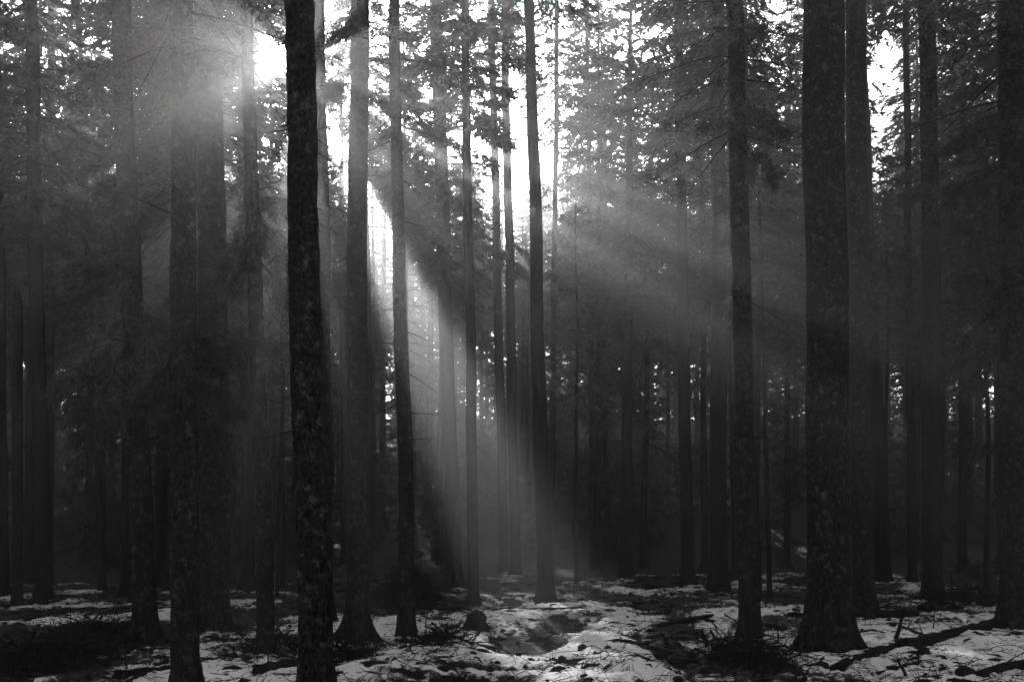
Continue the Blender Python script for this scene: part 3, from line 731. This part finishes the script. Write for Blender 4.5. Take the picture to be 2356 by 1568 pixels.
# upright broken sticks stuck in the snow
STICKS = [(2058, 1475, 2082, 1398, .035, 'thick broken stick standing up in front of the short log'), (1898, 1440, 1896, 1400, .0, ''), (2085, 1563, 2068, 1516, .022, 'short stick poking up from the bottom right snow'),
          (1262, 1500, 1268, 1478, .0, ''), (1790, 1480, 1787, 1425, .012, 'thin twig standing upright left of the thickest trunk'), (1330, 1545, 1345, 1520, .012, 'small twig poking from the snow at the bottom centre')]
for xb, yb, xt, yt, rr, label in STICKS:
    if rr == 0: continue
    rg = np.random.default_rng(xb); p0 = ground_hit(xb, yb); p1 = at(xt, yt, p0[1] + .1); root = empty('upright_stick', p0); tag(root, label, 'stick')
    mb = MB(); t = np.linspace(-.1, 1, 14); q = p0 + (p1 - p0) * t[:, None] + np.sin(t * 5)[:, None] * [.012, 0, 0]; mb.tube(q, rr * (1.2 - .7 * t), 8, 0, True); mb.build('stem', [M_WOOD], root, True, p0)
    sb = MB(); c = q[9]; branch_parts(sb, c, c + np.array([.14, 0, .1]), rg, rr * .4, .02, 4, .5, 0, wm=0); sb.build('twig', [M_TWIG], root, False, p0)

# ------------------------------------------------------------------ brush heaps: countable sticks plus a tangle of twigs
stick_meshes = []
for k in range(6):
    rg = np.random.default_rng(300 + k); mb = MB(); t = np.linspace(0, 1, 7); q = np.stack([t - .5, rg.normal(0, .03, 7), rg.normal(0, .02, 7)], -1)
    mb.tube(q, .014 * (1 - .7 * t), 5, 0, True)
    for z in range(3):
        s = rg.integers(1, 6); dv = unit(np.array([.6, rg.normal(0, .6), rg.normal(.1, .4)])); mb.tube(q[s] + dv * np.linspace(0, rg.uniform(.15, .4), 3)[:, None], [.006, .004, .002], 3, 0, False)
    stick_meshes.append(mb.mesh('stick', [M_TWIG], True))
HEAPS = [(1725, 1515, 110, 26, .34, 34, 700, 'tangled brush heap on snow left of the thickest trunk\'s root flare'),
         (90, 1530, 120, 36, .30, 40, 900, 'wide low heap of dark brushwood in the left foreground'),
         (200, 1465, 90, 24, .25, 26, 600, 'dim brushwood behind the left foreground heap, beside the thick leaning trunk'),
         (2235, 1392, 75, 24, .42, 30, 600, 'brush heap with crossed sticks before the trunk at the right edge'),
         (935, 1378, 80, 22, 1.0, 30, 1500, 'tall dark brush mound behind the slim and the flared trunks'),
         (640, 1490, 90, 25, .16, 26, 450, 'scattered brush around the foot of the slender leaning trunk'),
         (1010, 1480, 70, 20, .16, 24, 400, 'loose dead twigs right of the slim leaning trunk\'s foot'),
         (800, 1520, 80, 22, .16, 22, 400, 'loose brush below the flared trunk in the foreground'),
         (2280, 1330, 70, 14, .7, 18, 700, 'far brush mound beside the bare pole at the right'),
         (1010, 1345, 90, 10, .7, 12, 700, 'low dark brush band under the pale hazy trunk')]
for hx, hy, hw, hd, hh, nst, ntw, label in HEAPS:
    rg = np.random.default_rng(int(hx)); c = ground_hit(hx, hy); d = c[1]; ax = hw / FPX * d
    d0 = EYE * FPX / (hy + hd - HORIZON); d1 = EYE * FPX / (max(hy - hd, 1262) - HORIZON); ay = min((d1 - d0) / 2, 3.0)
    root = empty('brush_heap', c); tag(root, label, 'brush heap')
    for k in range(nst):
        a = rg.normal(0, .5, 2); x = c[0] + a[0] * ax; y = c[1] + a[1] * ay; z = g1(x, y) + rg.uniform(.02, 1) * hh * math.exp(-(a @ a) * 1.5)
        o = bpy.data.objects.new('stick', stick_meshes[k % 6]); col.objects.link(o); o.parent = root
        o.location = np.array([x, y, z]) - c; o.rotation_euler = (rg.uniform(0, 6.28), rg.normal(0, .35), rg.uniform(0, 6.28)); s = rg.uniform(.5, 1.5); o.scale = (s, s * rg.uniform(.8, 1.6), s * rg.uniform(.8, 1.6))
    mb = MB()
    AA_ = rg.normal(0, .5, (ntw, 2)); GZ_ = gh(c[0] + AA_[:, 0] * ax, c[1] + AA_[:, 1] * ay)
    for k in range(ntw):
        a = AA_[k]; x = c[0] + a[0] * ax; y = c[1] + a[1] * ay; z = GZ_[k] + rg.uniform(-.02, 1) * hh * math.exp(-(a @ a) * 1.5)
        dv = unit(rg.normal(0, 1, 3) * [1, 1, .55]); l = rg.uniform(.15, .7) * (1 if hh < .9 else 1.5)
        p = np.array([x, y, z]); q = np.stack([p - dv * l / 2, p + rg.normal(0, .04, 3), p + dv * l / 2])
        mb.tube(q, [.006, .005, .002], 3, 0, False)
    tg = mb.build('twig_tangle', [M_TWIG], root, False, c); tg['kind'] = 'stuff'

# ------------------------------------------------------------------ clods, stumps and litter
def clod(px, py, w, h, label, cat, name, seed):
    rg = np.random.default_rng(seed); c = ground_hit(px, py); d = c[1]; a = w / FPX * d / 2; hh = h / FPX * d
    n, sg = 9, 18; t = np.linspace(0, 1, n); prof = np.sqrt(np.clip(1 - t ** 2.2, 0, 1)) * (1 + .25 * (1 - t))
    u = np.linspace(0, 1, sg, endpoint=False); dsp = (fbm2p((u * 5)[None, :] * np.ones((n, 1)), (t * 4)[:, None] * np.ones((1, sg)), 5, seed) - .5) * a * .9 * prof[:, None]
    mb = MB(); mb.tube(c + np.stack([0 * t, 0 * t, -.06 + t * (hh + .06)], -1), a * prof + .002, sg, 0, True, dsp)
    o = mb.build(name, [M_EARTH], None, True, c); tag(o, label, cat); return o
CLODS = [(1292, 1532, 34, 26, 'peaked dark stump sticking out of the bottom centre snow', 'stump', 'tree_stump'), (1340, 1498, 26, 18, 'small dark tuft on the bright snow right of the stump', 'clod', 'earth_clod'),
         (1096, 1452, 46, 52, 'rounded dark mound with twigs left of the hollow', 'mound', 'earth_mound'), (1345, 1566, 28, 18, 'dark lump at the bottom edge below the stump', 'clod', 'earth_clod'),
         (2125, 1512, 30, 28, 'pointed dark wedge in the snow under the slanting log', 'clod', 'earth_clod'), (2220, 1565, 48, 36, 'large dark lump in the bottom right snow', 'clod', 'earth_clod'),
         (2240, 1530, 44, 10, 'flat dark lump left of another one in the right foreground', 'clod', 'earth_clod'), (2290, 1528, 60, 16, 'flat dark ragged patch near the bottom right corner log', 'clod', 'earth_clod'),
         (2170, 1525, 36, 14, 'ragged dark tuft in the row under the slanting log', 'clod', 'earth_clod'), (2060, 1545, 46, 16, 'dark clump left of the short poking stick', 'clod', 'earth_clod'),
         (1020, 1548, 60, 18, 'long dark clump in the near snow left of the wheel ruts', 'clod', 'earth_clod'), (960, 1555, 40, 14, 'small dark clump beside the long one in the near snow', 'clod', 'earth_clod'),
         (860, 1530, 90, 12, 'dark strip of bare bark lying in the snow below the flared trunk', 'bark strip', 'bark_strip'), (2265, 1398, 40, 26, 'dark round lump beside the crossed sticks', 'clod', 'earth_clod'),
         (1975, 1495, 24, 16, 'small stub beside the thickest trunk\'s root flare', 'stub', 'root_stub')]
for k, (px, py, w, h, label, cat, nm) in enumerate(CLODS): clod(px, py, w, h, label, cat, nm, 40 + k)
mb = MB(); rg = np.random.default_rng(8)
LD = 10.5 * (48 / 10.5) ** rg.random(7000); LX = rg.uniform(-.52, .52, 7000) * LD; LZ = gh(LX, LD)
for k in range(7000):
    d = LD[k]; x = LX[k]; z = LZ[k]
    l = (.05 + .6 * rg.random() ** 2.5) * (1 + .01 * d); a = rg.uniform(0, 3.14); dv = unit(np.array([math.cos(a), math.sin(a), rg.normal(.03, .22)])); p = np.array([x, d, z + .04 + .03 * rg.random()])
    q = np.stack([p - dv * l / 2, p + rg.normal(0, .02, 3), p + dv * l / 2]); mb.tube(q, [.006, .005, .002], 3, 0, False)
TD = 10.5 * (34 / 10.5) ** rg.random(420); TX = rg.uniform(-.52, .52, 420) * TD; TZ = gh(TX, TD)
for k in range(420):
    c = np.array([TX[k], TD[k], TZ[k]])
    for q in range(rg.integers(3, 9)):
        a = rg.uniform(0, 6.28); l = rg.uniform(.06, .26) * (1 + .015 * TD[k]); dv = unit(np.array([math.cos(a), math.sin(a), rg.uniform(.2, 1.6)]))
        b_ = c + np.array([rg.normal(0, .05), rg.normal(0, .05), 0]); mb.tube(np.stack([b_, b_ + dv * l * .6, b_ + dv * l - [0, 0, .12 * l]]), [.006, .004, .0015], 3, 0, False)
tag(mb.build('twig_litter', [M_TWIG]), 'fine dead twigs strewn over the snowy forest floor', 'litter', None, 'stuff')
mb = MB()
LD = 10.5 * (44 / 10.5) ** rg.random(4000); LX = rg.uniform(-.52, .52, 4000) * LD; LZ = gh(LX, LD); n = 7
for k in range(4000):
    d = LD[k]; x = LX[k]; z = LZ[k]
    a = (.016 + .075 * rg.random() ** 3) * (1 + .012 * d); th = np.linspace(0, 6.28, n, endpoint=False) + rg.uniform(-.3, .3, n); rr = a * rg.uniform(.35, 1.6, n); st_ = rg.uniform(.8, 2.6); an = rg.normal(0, .5)
    ex = rr * np.cos(th) * st_; ey = rr * np.sin(th); qx = ex * math.cos(an) - ey * math.sin(an); qy = ex * math.sin(an) + ey * math.cos(an)
    V = np.concatenate([np.stack([x + qx, d + qy, np.full(n, z)], -1), np.stack([x + .6 * qx, d + .6 * qy, z + .035 + a * rg.uniform(.0, .45, n)], -1), [[x, d, z + .04 + a * rg.uniform(.1, .6)]]])
    j = np.arange(n); j2 = (j + 1) % n
    mb.add(V, q=np.stack([j, j2, n + j2, n + j], -1), t=np.stack([n + j, n + j2, np.full(n, 2 * n)], -1))
tag(mb.build('leaf_litter', [M_EARTH]), 'dark tufts and clumps of needles showing through the snow', 'litter', None, 'stuff')

# ------------------------------------------------------------------ haze
hb = MB(); X, Y0, Y1, Z0, Z1 = 1010, -152, 335, -8, 39.5
V = np.array([[sx * X, yy, zz] for zz in (Z0, Z1) for yy in (Y0, Y1) for sx in (-1, 1)], float)
hb.add(V, q=[[0, 2, 3, 1], [4, 5, 7, 6], [0, 1, 5, 4], [2, 6, 7, 3], [0, 4, 6, 2], [1, 3, 7, 5]])
hm = bpy.data.materials.new('haze_air'); hm.use_nodes = True; hn, hl = hm.node_tree.nodes, hm.node_tree.links; hn.clear()
pv = hn.new('ShaderNodeVolumePrincipled'); pv.inputs['Color'].default_value = grey(.95); pv.inputs['Density'].default_value = HAZE_DENSITY; pv.inputs['Anisotropy'].default_value = HAZE_G
ho = hn.new('ShaderNodeOutputMaterial'); hl.new(pv.outputs[0], ho.inputs['Volume'])
haze = hb.build('haze', [hm]); tag(haze, 'thin pale mist filling the forest air', 'haze', None, 'stuff')
